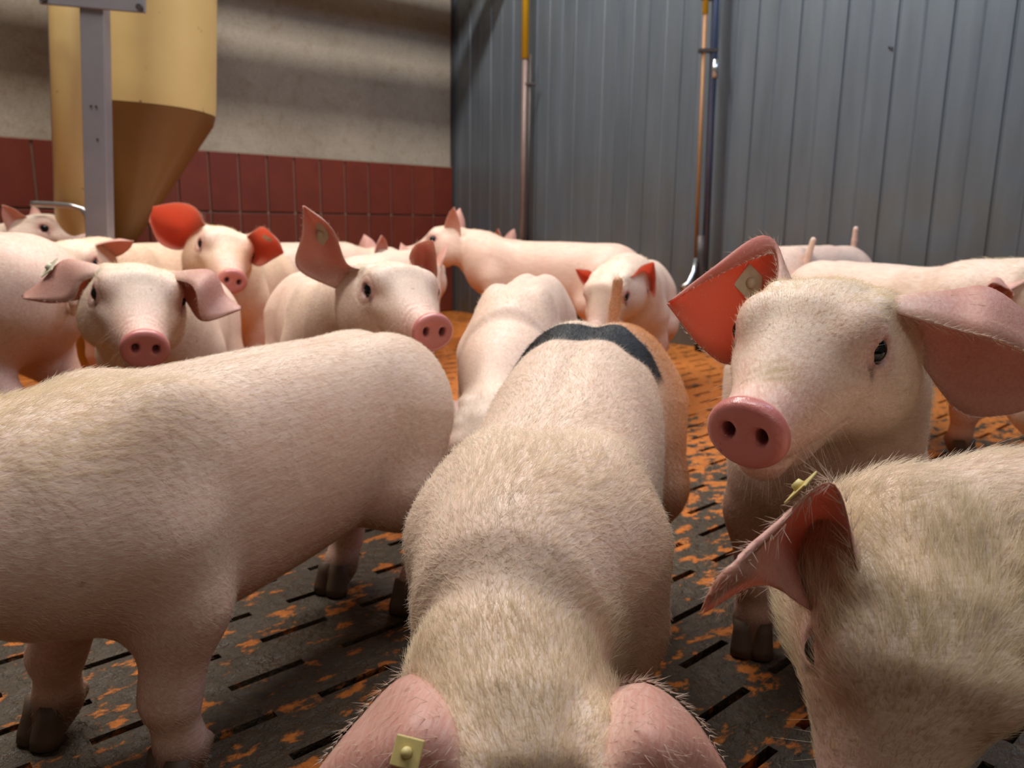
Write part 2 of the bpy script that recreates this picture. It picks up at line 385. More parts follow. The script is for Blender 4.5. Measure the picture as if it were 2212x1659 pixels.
def polygonize(field, lo, hi, h):
    lo = np.asarray(lo, float); n = (np.ceil((np.asarray(hi)-lo)/h/4).astype(int))*4
    cb = n//4
    I = np.stack(np.meshgrid(*[np.arange(c) for c in cb], indexing='ij'), -1).reshape(-1, 3)
    fc = field((lo+(I*4+1.5)*h).astype(np.float32))
    Fd = np.repeat(np.repeat(np.repeat(fc.reshape(cb), 4, 0), 4, 1), 4, 2).astype(np.float32)
    act = I[np.abs(fc) < 4*h*1.45]
    off = np.stack(np.meshgrid(*[np.arange(4)]*3, indexing='ij'), -1).reshape(-1, 3)
    for s in range(0, len(act), 4000):
        J = (act[s:s+4000, None, :]*4+off[None]).reshape(-1, 3)
        Fd[J[:, 0], J[:, 1], J[:, 2]] = field((lo+J*h).astype(np.float32))
    ins = Fd < 0
    cnt = sum(ins[a:n[0]-1+a, b:n[1]-1+b, c:n[2]-1+c].astype(np.int8) for a in (0, 1) for b in (0, 1) for c in (0, 1))
    cells = np.argwhere((cnt > 0) & (cnt < 8))
    vid = -np.ones(n-1, np.int64); vid[cells[:, 0], cells[:, 1], cells[:, 2]] = np.arange(len(cells))
    acc = np.zeros((len(cells), 3)); num = np.zeros(len(cells))
    cor = [(a, b, c) for a in (0, 1) for b in (0, 1) for c in (0, 1)]
    val = {c: Fd[cells[:, 0]+c[0], cells[:, 1]+c[1], cells[:, 2]+c[2]] for c in cor}
    for c in cor:
        for ax in range(3):
            if c[ax] == 0:
                d = list(c); d[ax] = 1; d = tuple(d); a, b = val[c], val[d]; m = (a < 0) != (b < 0)
                t = np.where(m, a/np.where(m, a-b, 1), 0)
                p = np.array(c, float)[None]+np.eye(3)[ax][None]*t[:, None]
                acc += p*m[:, None]; num += m
    V = lo+(cells+acc/num[:, None])*h
    Q = []
    for ax in range(3):
        b, c = (ax+1) % 3, (ax+2) % 3
        s0 = [slice(None)]*3; s1 = [slice(None)]*3; s0[ax] = slice(0, -1); s1[ax] = slice(1, None)
        E_ = np.argwhere(ins[tuple(s0)] != ins[tuple(s1)])
        E_ = E_[(E_[:, b] > 0) & (E_[:, c] > 0) & (E_[:, b] < n[b]-1) & (E_[:, c] < n[c]-1)]
        sg = ins[E_[:, 0], E_[:, 1], E_[:, 2]]
        def at(db, dc):
            K = E_.copy(); K[:, b] += db; K[:, c] += dc; return vid[K[:, 0], K[:, 1], K[:, 2]]
        q = np.stack([at(-1, -1), at(0, -1), at(0, 0), at(-1, 0)], 1)
        q[~sg] = q[~sg][:, ::-1]; Q.append(q)
    Q = np.concatenate(Q); Q = Q[(Q >= 0).all(1)]
    e = h*.25
    for it in range(2):
        p = V.astype(np.float32); f0 = field(p)
        g = np.stack([(field(p+np.eye(3, dtype=np.float32)[i]*e)-f0)/e for i in range(3)], 1)
        st = g*(f0/np.maximum((g*g).sum(1), .05))[:, None]; ln = np.linalg.norm(st, axis=1, keepdims=True)
        V = V-st*np.minimum(1, h*.5/np.maximum(ln, 1e-9))
    return V, Q
def rotm(yaw, pitch, roll):
    y, p, r = map(math.radians, (yaw, pitch, roll))
    return np.array(Matrix.Rotation(y, 3, 'Z') @ Matrix.Rotation(p, 3, 'Y') @ Matrix.Rotation(r, 3, 'X'))
def catmull(Pts, n):
    Pts = np.asarray(Pts, float); m = len(Pts); out = []
    ex = np.vstack([2*Pts[0]-Pts[1], Pts, 2*Pts[-1]-Pts[-2]])
    for u in np.linspace(0, m-1, n):
        i = min(int(u), m-2); t = u-i; a, b, c, d = ex[i:i+4]
        out.append(.5*((2*b)+(-a+c)*t+(2*a-5*b+4*c-d)*t*t+(-a+3*b-3*c+d)*t**3))
    return np.array(out)
def sstep(a, b, x): t = np.clip((x-a)/(b-a), 0, 1); return t*t*(3-2*t)

# ------------------------------------------------------------------ pig materials
def mat_skin():
    m = NT('pig_skin'); co = m.coords()
    a = m.node('ShaderNodeAttribute', attribute_name='skin'); e = m.node('ShaderNodeAttribute', attribute_name='thin')
    n1 = m.noise(co, 9, 4, .6); n2 = m.noise(co, 70, 3, .6); n3 = m.noise(m.mapping(co, scale=(1, 1, 1), loc=(3, 1, 5)), 5, 5, .7)
    c = m.mix(m.ramp(n1, [(.35, 0.), (.7, .30)]), a.outputs['Color'], m.mix(1., a.outputs['Color'], (1., .74, .70), 'MULTIPLY'))
    c = m.mix(m.ramp(n3, [(.58, 0.), (.76, .26)]), c, m.mix(1., c, (.58, .50, .38), 'MULTIPLY'))
    c = m.mix(m.ramp(m.noise(co, 85, 2, .5), [(.70, 0.), (.76, .55)]), c, m.mix(1., c, (.5, .36, .26), 'MULTIPLY'))
    c = m.mix(m.math('MULTIPLY', n2, .3), c, m.mix(1., c, (.9, .82, .78), 'MULTIPLY'))
    st = m.noise(m.mapping(co, scale=(26, 300, 300), rot=(0, .12, 0)), 1.0, 3, .6); st2 = m.noise(m.mapping(co, scale=(60, 420, 240), rot=(0, -.3, .3)), 1.0, 2, .6)
    wt = m.node('ShaderNodeAttribute', attribute_name='wet')
    stt = m.math('MULTIPLY', m.math('SUBTRACT', m.math('SUBTRACT', 1.0, e.outputs['Fac']), wt.outputs['Fac']), .55); bw = m.node('ShaderNodeRGBToBW'); m.link(a.outputs['Color'], bw.inputs[0]); stt = m.math('MULTIPLY', m.math('MAXIMUM', stt, 0.), m.math('MINIMUM', 1., m.math('MAXIMUM', 0., m.math('MULTIPLY', m.math('SUBTRACT', bw.outputs[0], .12), 2.5))))
    c = m.mix(m.math('MULTIPLY', m.ramp(st, [(.38, 0.), (.66, 1.)]), stt), m.mix(1., c, (.86, .80, .74), 'MULTIPLY'), m.mix(.42, c, srgb(252, 240, 222)))
    c = m.mix(m.math('MULTIPLY', m.ramp(st2, [(.5, 0.), (.68, 1.)]), stt), c, m.mix(.35, c, srgb(250, 236, 216)))
    m.link(m.math('SUBTRACT', .52, m.math('MULTIPLY', wt.outputs['Fac'], .22)), m.b.inputs['Roughness'])
    m.col(c); m.set(Subsurface_Weight=.0)
    m.b.inputs['Sheen Weight'].default_value = .0
    m.bump(m.math('ADD', m.math('ADD', n2, st), m.math('MULTIPLY', m.noise(co, 320, 2), .5)), .25, .0015)
    m.b.inputs['Subsurface Weight'].default_value = .12; m.b.inputs['Subsurface Radius'].default_value = (1, .35, .2); m.b.inputs['Subsurface Scale'].default_value = .006
    tr = m.node('ShaderNodeBsdfTranslucent'); m.link(m.mix(1., a.outputs['Color'], (1.2, .86, .74), 'MULTIPLY'), tr.inputs[0])
    mx = m.node('ShaderNodeMixShader'); m.link(m.math('MULTIPLY', e.outputs['Fac'], .52), mx.inputs[0])
    m.link(m.b.outputs[0], mx.inputs[1]); m.link(tr.outputs[0], mx.inputs[2]); m.link(mx.outputs[0], m.out.inputs[0])
    return m.m
def mat_hair():
    m = NT('pig_bristle'); a = m.node('ShaderNodeAttribute', attribute_name='hcol')
    m.col(a.outputs['Color']); m.set(Roughness=.4); m.b.inputs['Specular IOR Level'].default_value = .35
    tr = m.node('ShaderNodeBsdfTranslucent'); m.link(a.outputs['Color'], tr.inputs[0])
    mx = m.node('ShaderNodeMixShader'); mx.inputs[0].default_value = .35
    m.link(m.b.outputs[0], mx.inputs[1]); m.link(tr.outputs[0], mx.inputs[2]); m.link(mx.outputs[0], m.out.inputs[0]); return m.m
SKIN, HAIR = mat_skin(), mat_hair()
def mat_eye():
    m = NT('pig_eye'); co = m.coords('Object')
    g = m.node('ShaderNodeTexGradient', gradient_type='SPHERICAL'); 
    sep = m.node('ShaderNodeSeparateXYZ'); m.link(co, sep.inputs[0])
    c = m.ramp(sep.outputs[2], [(.0, srgb(206, 192, 186)), (.04, srgb(190, 176, 172)), (.10, srgb(18, 18, 24)), (.62, srgb(26, 30, 42)), (.72, (.004, .004, .005)), (1., (.003, .003, .004))])
    m.col(c); m.set(Roughness=.06); m.b.inputs['Specular IOR Level'].default_value = .35; return m.m
EYE = mat_eye()
TAGM = simple('ear_tag_plastic', srgb(206, 200, 172), .5, 0, .18, 120)
TAGY = simple('ear_tag_yellowed', srgb(206, 186, 120), .5, 0, .2, 120)
HOOF = simple('hoof_horn', srgb(86, 66, 48), .6, 0, .35, 60)

# ------------------------------------------------------------------ pig anatomy (metres, +X forward, +Y the pig's left, Z up)
TORSO = dict(x=[-.415, -.405, -.38, -.34, -.28, -.18, -.05, .08, .18, .26, .33, .36],
             zt=[.355, .378, .405, .432, .452, .462, .464, .462, .458, .448, .425, .36],
             zb=[.318, .290, .262, .228, .202, .188, .178, .174, .186, .218, .265, .34],
             w=[.012, .045, .078, .104, .120, .128, .134, .132, .120, .104, .080, .014])
HEADT = dict(x=[-.06, -.045, 0, .04, .085, .12, .16, .20, .235, .247],
             zt=[.0, .036, .063, .075, .075, .060, .045, .036, .033, .030],
             zb=[-.03, -.065, -.088, -.086, -.076, -.066, -.054, -.043, -.034, -.030],
             w=[.012, .050, .074, .080, .074, .062, .050, .040, .034, .032])
CREAM, PINK, SNOUT = np.array(srgb(240, 215, 199)), np.array(srgb(224, 172, 162)), np.array(srgb(216, 142, 140))
EARIN, WHITE_ = np.array(srgb(232, 182, 168)), np.array(srgb(246, 232, 214))

def head_field(q, wrk=.8):
    f = loftf(q, HEADT, 2.15)
    for s in (1, -1):
        f = smin(f, ellip(q, (.022, s*.054, -.038), (.068, .038, .052)), .03)           # jowl
        f = smin(f, ellip(q, (.088, s*.050, .044), (.030, .020, .020)), .022)          # brow
        f = smin(f, ellip(q, (.10, s*.050, .004), (.030, .016, .014)), .018)          # cheek bone
        f = smin(f, ellip(q, (.087, s*.058, .026), (.0225, .0155, .0200)), .009)        # lids
        f = smax(f, -ellip(q, (.0905, s*.0750, .026), (.0150, .0155, .0124)), .0025)       # opening
        # lid folds
        f = f+.0014*np.exp(-((np.sqrt((q[:, 0]-.086)**2+(q[:, 2]-.026)**2)-.0262)/.0018)**2)*(q[:, 1]*s > .03)
    # lower jaw and chin
    f = smin(f, chain(q, [((.06, 0, -.060), .040), ((.14, 0, -.050), .029), ((.205, 0, -.040), .020), ((.222, 0, -.036), .014)]), .018)
    for s in (1, -1):   # mouth crease
        g = chain(q, [((.236, s*.014, -.033), .0035), ((.20, s*.034, -.036), .0035), ((.15, s*.046, -.040), .003), ((.125, s*.054, -.034), .002)], .002)
        f = smax(f, -g, .006)
    # muzzle wrinkles
    w = np.exp(-((q[:, 0]-.208)/.022)**2)*sstep(-.03, .015, q[:, 2])*(.65+.35*np.sin(q[:, 1]*120+q[:, 0]*60))*wrk
    f = f+w*.0015*np.sin((q[:, 0]-.16*np.abs(q[:, 1])+.002*np.sin(q[:, 1]*170))*2*math.pi/.0150)
    # snout disc, tilted a little, with a raised rim
    p = q-np.array([.249, 0, .001], np.float32); ca, sa = math.cos(.12), math.sin(.12)
    px_ = p[:, 0]*ca-p[:, 2]*sa; pz = p[:, 0]*sa+p[:, 2]*ca
    rr = np.sqrt((p[:, 1]/1.14)**2+(pz/(1.0))**2)
    dr = rr-.0262; da = np.abs(px_+.001*np.cos(rr/.03))-.0030
    disc = np.minimum(np.maximum(dr, da), 0)+np.sqrt(np.maximum(dr, 0)**2+np.maximum(da, 0)**2)-.0075
    disc = disc+.0016*np.exp(-(rr/.017)**4)*(px_ > 0)
    f = smin(f, disc, .010)
    for s in (1, -1):
        f = smax(f, -ellip(q, (.257, s*.0158, .003), (.017, .0060, .0080)), .005)
    return f

WARP = 1.17
def drop(x): return .024*sstep(.07, .20, x)
def warp(q):
    q = q.copy(); x = q[:, 0].copy(); q[:, 2] += drop(x); q[:, 0] = np.where(x > .08, .08+(x-.08)*WARP, x); return q
def unwarp(x): return np.where(x > .08, .08+(x-.08)/WARP, x)

def make_pig(sp):
    """sp: x, y, yaw, s ; head=(T, yaw, pitch, roll, s) in world, or relative via hl ; returns the Empty"""
    t0 = time.time()
    s = sp['s']; R = rotm(sp['yaw'], 0, 0); O = np.array([sp['x'], sp['y'], 0.])
    toL = lambda p: (R.T @ (np.asarray(p, float)-O))/s
    if 'head' in sp:
        T, hy, hp, hr, hs = sp['head']; HT = toL(T); HR = R.T @ rotm(hy, hp, hr); HS = hs/s
    else:
        (hx, hyy, hz), hy, hp, hr, HS = sp['hl']; HT = np.array([hx, hyy, hz]); HR = rotm(hy, hp, hr)
    HT = HT.astype(np.float32); HR32 = HR.astype(np.float32)
    bend = sp.get('bend', 0.); bendr = sp.get('bendr', bend*.6); arch = sp.get('arch', 0.); fdrop = sp.get('fdrop', 0.); wid = sp.get('wid', .88); nr = sp.get('neckr', .92)
    def yc(x): return (bend*np.maximum(x, 0)**2+bendr*np.minimum(x, 0)**2)*4
    toH = lambda q: warp(((q-HT) @ HR32)/HS)
    h2b = lambda p: HT+HS*(HR32 @ np.asarray(p, np.float32))
    ft = sp.get('feet', {})
    legs = []
    for nm, sx, sy in (('FL', .19, 1), ('FR', .19, -1), ('HL', -.27, 1), ('HR', -.27, -1)):
        dx, dy = ft.get(nm, (0, 0)); y0 = float(yc(np.array([sx]))[0]); Y = y0+sy*.078
        if sx > 0:
            legs.append([((sx+.005, y0+sy*.066, .30), .066), ((sx-.012+dx*.25, Y+dy*.2, .215), .050), ((sx+.010+dx*.6, Y+dy*.6, .118), .0285), ((sx+.004+dx*.85, Y+dy*.85, .065), .0215), ((sx+dx, Y+dy, .042), .0235), ((sx+.014+dx, Y+dy, .018), .0215)])
        else:
            legs.append([((sx-.005, y0+sy*.052*wid/.88, .325), .090*min(1, wid/.86)), ((sx+.030+dx*.25, Y+dy*.2, .225), .066), ((sx-.052+dx*.6, Y+dy*.6, .138), .0300), ((sx-.040+dx*.8, Y+dy*.8, .085), .0235), ((sx-.020+dx, Y+dy, .042), .0245), ((sx-.004+dx, Y+dy, .018), .0215)])
    n0 = np.array([.20, float(yc(np.array([.2]))[0]), .335-fdrop*.8]); hb = h2b((-.02, 0, -.012)); nd = float(np.linalg.norm(hb-n0))
    n0[2] += sp.get('neckz', 0.)
    mid = np.array([n0[0]+.42*nd*.8, n0[1]+.25*(hb[1]-n0[1]), n0[2]+.30*(hb[2]-n0[2])])
    mid2 = .5*(mid+h2b((-.07, 0, -.015)))
    neck = [(n0, .104*nr), (mid, .096*nr), (mid2, .086*(.5+.5*HS)*nr), (h2b((-.012, 0, -.012)), .070*HS)]
    cb, ce = sp.get('tail', (0, 0)), 0
    tz = 1 if sp.get('tail_up', False) else 0; az = arch*.5
    yr = float(yc(np.array([-.4]))[0])
    if tz: tail = [((-.395, yr, .385+az), .017), ((-.412, yr, .43+az), .0115), ((-.405, yr+.004, .475+az), .0095), ((-.395, yr+.008, .515+az), .0085)]
    else: tail = [((-.395, yr, .385), .016), ((-.432, yr, .385), .011), ((-.447, yr+.012, .36), .008), ((-.440, yr+.02, .33), .007), ((-.430, yr+.012, .31), .006)]
    ears = sp['ears']; EB = []
    # ears in body-local coordinates, rails A (front/inner edge), M (middle), B (back/outer edge)
    for e in ears:
        rails = []
        for rail in e['rails']:
            if e.get('px'): rails.append(np.array([toL(P(*rail[0])) if e.get('abs') else h2b(rail[0])]+[toL(P(p[0], p[1], p[2]*e.get('dk', 1.))) for p in rail[1:]]))
            else: rails.append(np.array([h2b(p) for p in rail]))
        EB.append(rails)
    for rails, e in zip(EB, ears):
        for r in (rails if not e.get('abs') else []):
            b = toH(r[:1].astype(np.float32)); b0 = b.copy()
            for _ in range(6):
                f0 = head_field(b); e_ = 1e-3; g = np.stack([(head_field(b+np.eye(3, dtype=np.float32)[i]*e_)-f0)/e_ for i in range(3)], 1)
                b = b-g*((f0+.004)/np.maximum((g*g).sum(1), .1))[:, None]
            r[0] = r[0]+HR @ (b-b0)[0]*HS
    def field(q):
        qq = q.copy(); qq[:, 1] -= yc(q[:, 0]); qq[:, 1] /= wid; qq[:, 2] -= arch*np.exp(-((q[:, 0]+.21)/.17)**2)*sstep(.15, .35, q[:, 2]); qq[:, 2] += fdrop*sstep(-.28, .30, q[:, 0])*sstep(.10, .35, q[:, 2]+.1)
        qq[:, 2] = np.where(qq[:, 2] < .31, .31+(qq[:, 2]-.31)*(1-sp.get('deep', 0.)), qq[:, 2])
        f = loftf(qq, TORSO, 2.25)*(.5+.5*wid)
        for sd in (1, -1):
            f = smin(f, ellip(qq, (.165, sd*.074, .372), (.075, .048, .088)), .030)   # shoulder blade
            f = smin(f, ellip(qq, (-.29, sd*.050, .335), (.105, .078, .105)), .05)    # ham
        f = f+.006*np.exp(-(qq[:, 1]/.020)**2)*sstep(.35, .45, qq[:, 2])*sstep(.12, .0, qq[:, 0])*(qq[:, 0] > -.33)   # spine groove
        for L in legs: f = smin(f, chain(q, L, .022), .034)
        for L, dy in ((legs[0], 0), (legs[1], 0), (legs[2], 0), (legs[3], 0)):            # dew claws
            f0 = L[4][0]
            for c in (1, -1): f = smin(f, ellip(q, (f0[0]-.024, f0[1]+c*.011, .046), (.010, .007, .010)), .006)
        f = smin(f, chain(q, neck, .06), sp.get('neckk', .055))
        f = smin(f, chain(q, tail, .006), .014)
        qh = toH(q); near = (np.abs(qh[:, 0]-.1) < .26) & (np.abs(qh[:, 1]) < .2) & (np.abs(qh[:, 2]) < .2)
        g = np.full(len(q), .2, np.float32)
        if near.any(): g[near] = head_field(qh[near], sp.get('wrk', .8))*HS
        f = smin(f, g, .022)
        for A, M, B in EB:
            f = smin(f, chain(q, [(A[0]*.9+A[1]*.1, .006*HS), (M[0]*.9+M[1]*.1, .008*HS), (B[0]*.9+B[1]*.1, .006*HS)], .01), .022)
        if 'groove' in sp: pass
        return f.astype(np.float32)
    pts = np.array([p for L in legs for p, _ in L]+[h2b(p) for p in ((-.1, -.09, -.1), (-.1, .09, -.1), (.28, .04, .05), (.28, -.04, -.06), (0, 0, .1), (.08, .1, .09), (.08, -.1, .09))]+[p for r in EB for a in r for p in a[:1]])
    lo = np.minimum(pts.min(0), [-.48, -.19+min(0, bend*.6), 0])-.03; hi = np.maximum(pts.max(0), [.40, .19+max(0, bend*.6), .54])+.03
    lo[2] = -.02
    V, Q = polygonize(field, lo, hi, sp['h']/s)
    # pigmentation (what colour the hide itself has)
    qh = toH(V.astype(np.float32)); col = np.tile(CREAM, (len(V), 1)); n = len(V)
    def mixc(c, w): 
        nonlocal col; col = col*(1-w[:, None])+np.asarray(c)[None]*w[:, None]
    col = col*(np.array(sp.get('tint', (1, 1, 1)))[None])
    mixc(PINK, .55*sstep(.30, .17, V[:, 2]))
    inhead = ((np.abs(qh[:, 0]-.1) < .25) & (np.abs(qh[:, 1]) < .15) & (np.abs(qh[:, 2]) < .15))
    mixc(WHITE_, .7*inhead*np.exp(-((qh[:, 0]-.05)/.09)**2)*sstep(.0, .05, qh[:, 2]))
    mixc(PINK, inhead*.65*sstep(.13, .21, qh[:, 0]))
    for sd in (1, -1):
        mixc(srgb(204, 132, 130), inhead*.95*np.exp(-(((qh[:, 0]-.092)/.027)**2+((qh[:, 2]-.030)/.027)**2))*(qh[:, 1]*sd > .03))
    mixc(SNOUT, inhead*sstep(.236, .246, qh[:, 0])*(np.abs(qh[:, 2]) < .045))
    for sd in (1, -1):
        mixc(srgb(92, 40, 42), inhead*np.exp(-(((qh[:, 1]-sd*.0158)/.0060)**2+((qh[:, 2]-.003)/.0080)**2)**2)*(qh[:, 0] > .238))
    for sd in (1, -1): mixc(srgb(88, 56, 44), inhead*.75*np.exp(-((qh[:, 0]-.1085)/.0045)**2-((qh[:, 2]-.013-.4*(.1085-qh[:, 0]))/.009)**2)*(qh[:, 1]*sd > .02))
    if 'dirt' in sp:   # crust of yellow dirt on the muzzle
        mixc(srgb(166, 138, 66), inhead*.95*np.exp(-(((qh[:, 0]-.185)/.022)**2+((qh[:, 1])/.026)**2))*(qh[:, 2] > .0)*(.8+.2*np.sin(qh[:, 0]*420+qh[:, 1]*300)))
    mixc(srgb(196, 120, 104), np.exp(-(((V[:, 0]+.41)/.03)**2+((V[:, 2]-.43)/.05)**2))*.35)
    for L in legs: mixc(srgb(120, 88, 64), .7*sstep(.075, .02, V[:, 2]))
    black = np.zeros(n)
    if 'mark' in sp:
        col, black = sp['mark'](V, col)
    thin = np.zeros(n)
    Vs = [V]; Qs = [Q]; cols = [col]; thins = [thin]; base = n; rng = np.random.RandomState(sp.get('seed', 1))
    earinfo = []
    for (A, M, B), e in zip(EB, ears):
        nt, nu = 26, 15
        A, M, B = (catmull(r, nt) for r in (A, M, B)); u = np.linspace(0, 1, nu)[None, :, None]
        ctr = 2*M-.5*(A+B)
        G = (1-u)**2*A[:, None]+2*u*(1-u)*ctr[:, None]+u*u*B[:, None]
        tt = np.linspace(0, 1, nt)[:, None]; uu = np.linspace(0, 1, nu)[None]
        dt = np.gradient(G, axis=0); du = np.gradient(G, axis=1); N = np.cross(dt, du); N /= np.maximum(np.linalg.norm(N, axis=2, keepdims=True), 1e-9)
        # orient N to the outer (back) side: away from the opening -> opposite of (mean of edges - mid)
        op = (A+B)/2-M; sgn = np.sign((N[:, nu//2]*(-op)).sum()); 
        if e.get('flip'): sgn = -sgn
        N = N*(sgn if sgn != 0 else 1)
        rip = .0018*np.sin(tt*9+uu*7+e.get('ph', 0))*np.sin(math.pi*uu)*sstep(0, .3, tt)
        G = G+N*rip[..., None]
        th = (.0042*(1-.55*tt))*(np.sin(math.pi*np.clip(uu, .0, 1))**.45)*.5*HS+.0006
        th = th*np.where(tt > .97, .5, 1)
        out, inn = G+N*th[..., None], G-N*th[..., None]
        VV = np.concatenate([out.reshape(-1, 3), inn.reshape(-1, 3)]); m0 = nt*nu; FF = []
        for i in range(nt-1):
            for j in range(nu-1):
                a = i*nu+j; FF.append((a, a+1, a+nu+1, a+nu)); FF.append((m0+a, m0+a+nu, m0+a+nu+1, m0+a+1))
        for i in range(nt-1):
            a = i*nu; FF.append((a, a+nu, m0+a+nu, m0+a)); a = i*nu+nu-1; FF.append((a, m0+a, m0+a+nu, a+nu))
        for j in range(nu-1):
            a = (nt-1)*nu+j; FF.append((a, a+1, m0+a+1, m0+a))
        FF = np.array(FF)
        if sgn < 0: FF = FF[:, ::-1]
        Vs.append(VV); Qs.append(FF+base); base += len(VV)
        ec = np.tile(PINK, (m0, 1)); edge = (np.abs(uu-.5)*2)**4*np.ones_like(tt)
        ec = ec*(1-.4*edge.reshape(-1, 1))+np.array(srgb(232, 196, 180))*(.4*edge.reshape(-1, 1))
        wb = np.clip(1-tt*3, 0, 1)*np.ones_like(uu); ec = ec*(1-wb.reshape(-1, 1)*.6)+CREAM*wb.reshape(-1, 1)*.6
        ic = np.tile(np.array(srgb(230, 148, 124)) if e.get('red') else EARIN, (m0, 1)); ic = ic*(1-.6*edge.reshape(-1, 1))+np.array(srgb(226, 176, 160))*(.6*edge.reshape(-1, 1))
        cols += [ec, ic]; tn = sstep(.0, .35, tt)*np.ones_like(uu); tn = tn*(1. if e.get('red') else .42); thins += [tn.reshape(-1), tn.reshape(-1)]
        earinfo.append((G, N, A, B))
    V = np.concatenate(Vs); Q = np.concatenate(Qs); col = np.concatenate(cols); thin = np.concatenate(thins)
    root = empty('pig', (O[0], O[1], 0), sp['label'], 'pig', 'young pigs crowded in the pen', math.radians(sp['yaw'])); root.scale = (s, s, s)
    me = bpy.data.meshes.new('body'); me.vertices.add(len(V)); me.vertices.foreach_set('co', V.astype(np.float32).ravel())
    me.loops.add(len(Q)*4); me.loops.foreach_set('vertex_index', Q.astype(np.int32).ravel())
    me.polygons.add(len(Q)); me.polygons.foreach_set('loop_start', np.arange(len(Q), dtype=np.int32)*4)
    me.update(calc_edges=True); me.validate()
    me.polygons.foreach_set('use_smooth', np.ones(len(me.polygons), bool))
    a = me.attributes.new('skin', 'FLOAT_COLOR', 'POINT'); a.data.foreach_set('color', np.c_[col, np.ones(len(col))].astype(np.float32).ravel())
    a = me.attributes.new('thin', 'FLOAT', 'POINT'); a.data.foreach_set('value', thin.astype(np.float32))
    wet = np.concatenate([inhead*sstep(.234, .246, qh[:, 0]), np.zeros(len(V)-n)]); a = me.attributes.new('wet', 'FLOAT', 'POINT'); a.data.foreach_set('value', wet.astype(np.float32))
    me.materials.append(SKIN); bo = bpy.data.objects.new('body', me); C.objects.link(bo); bo.parent = root
    # eyes
    for sd in (1, -1):
        if sp.get('noeye') : continue
        r = .0146; nn, mm = 24, 16; EV = []; EF = []
        ax = np.array([.52, sd*.85, .06]); ax /= np.linalg.norm(ax)
        for i in range(mm+1):
            for j in range(nn):
                a1 = math.pi*i/mm; a2 = 2*math.pi*j/nn; EV.append((math.sin(a1)*math.cos(a2), math.sin(a1)*math.sin(a2), math.cos(a1)))
        for i in range(mm):
            for j in range(nn): EF.append((i*nn+j, (i+1)*nn+j, (i+1)*nn+(j+1) % nn, i*nn+(j+1) % nn))
        eo = mesh_obj('eye', EV, EF, EYE, root); c = h2b((.0900, sd*.0628, .026)); d = HR @ ax
        eo.matrix_parent_inverse = Matrix(); eo.location = c; eo.rotation_euler = Vector(d).to_track_quat('Z', 'Y').to_euler(); eo.scale = (r*HS,)*3
    # hooves: two toes per foot
    if sp.get('hooves', True):
        for L in legs:
            hm = MB(); c = L[5][0]
            for k in (1, -1):
                prof = [(.052, .0, .0150), (.034, .003, .0165), (.012, .010, .0185), (.001, .012, .0185)]
                pts = [(c[0]+.002+dx, c[1]+k*.0125, z) for z, dx, _ in prof]; hm.tube(pts, [p[2] for p in prof], 14)
            ho = hm.build('hoof', HOOF, root, True)
    # ear tags
    for (ei, t, u, side, mt, sz) in sp.get('tags', []):
        G, N, A, B = earinfo[ei]; i = int(t*(len(G)-1)); j = int(u*(G.shape[1]-1)); c = G[i, j]+N[i, j]*side*.007*HS
        nz = N[i, j]*side; tx = G[min(i+1, len(G)-1), j]-G[i-1, j]; tx -= nz*np.dot(tx, nz); tx /= np.linalg.norm(tx); ty = np.cross(nz, tx)
        d1, d2 = (tx+ty)/math.sqrt(2), (tx-ty)/math.sqrt(2)
        tg = MB().box(c, d1*sz, -d2*sz, nz*.0022); tg.build('ear_tag', mt, root, bevel=.001)
        MB().tube([c, c+nz*.0065], [.0062*sz/.028, .0045*sz/.028], 14).build('tag_stud', mt, root, True)
    # bristles
    sp['_HT'] = HT
    if sp.get('hair', 0): build_hair(sp, V, Q, n, col, toH, HR, HS, root, rng, earinfo, black, inhead)
    print('PIG', sp['id'], len(V), round(time.time()-t0, 1), flush=True)
    return root

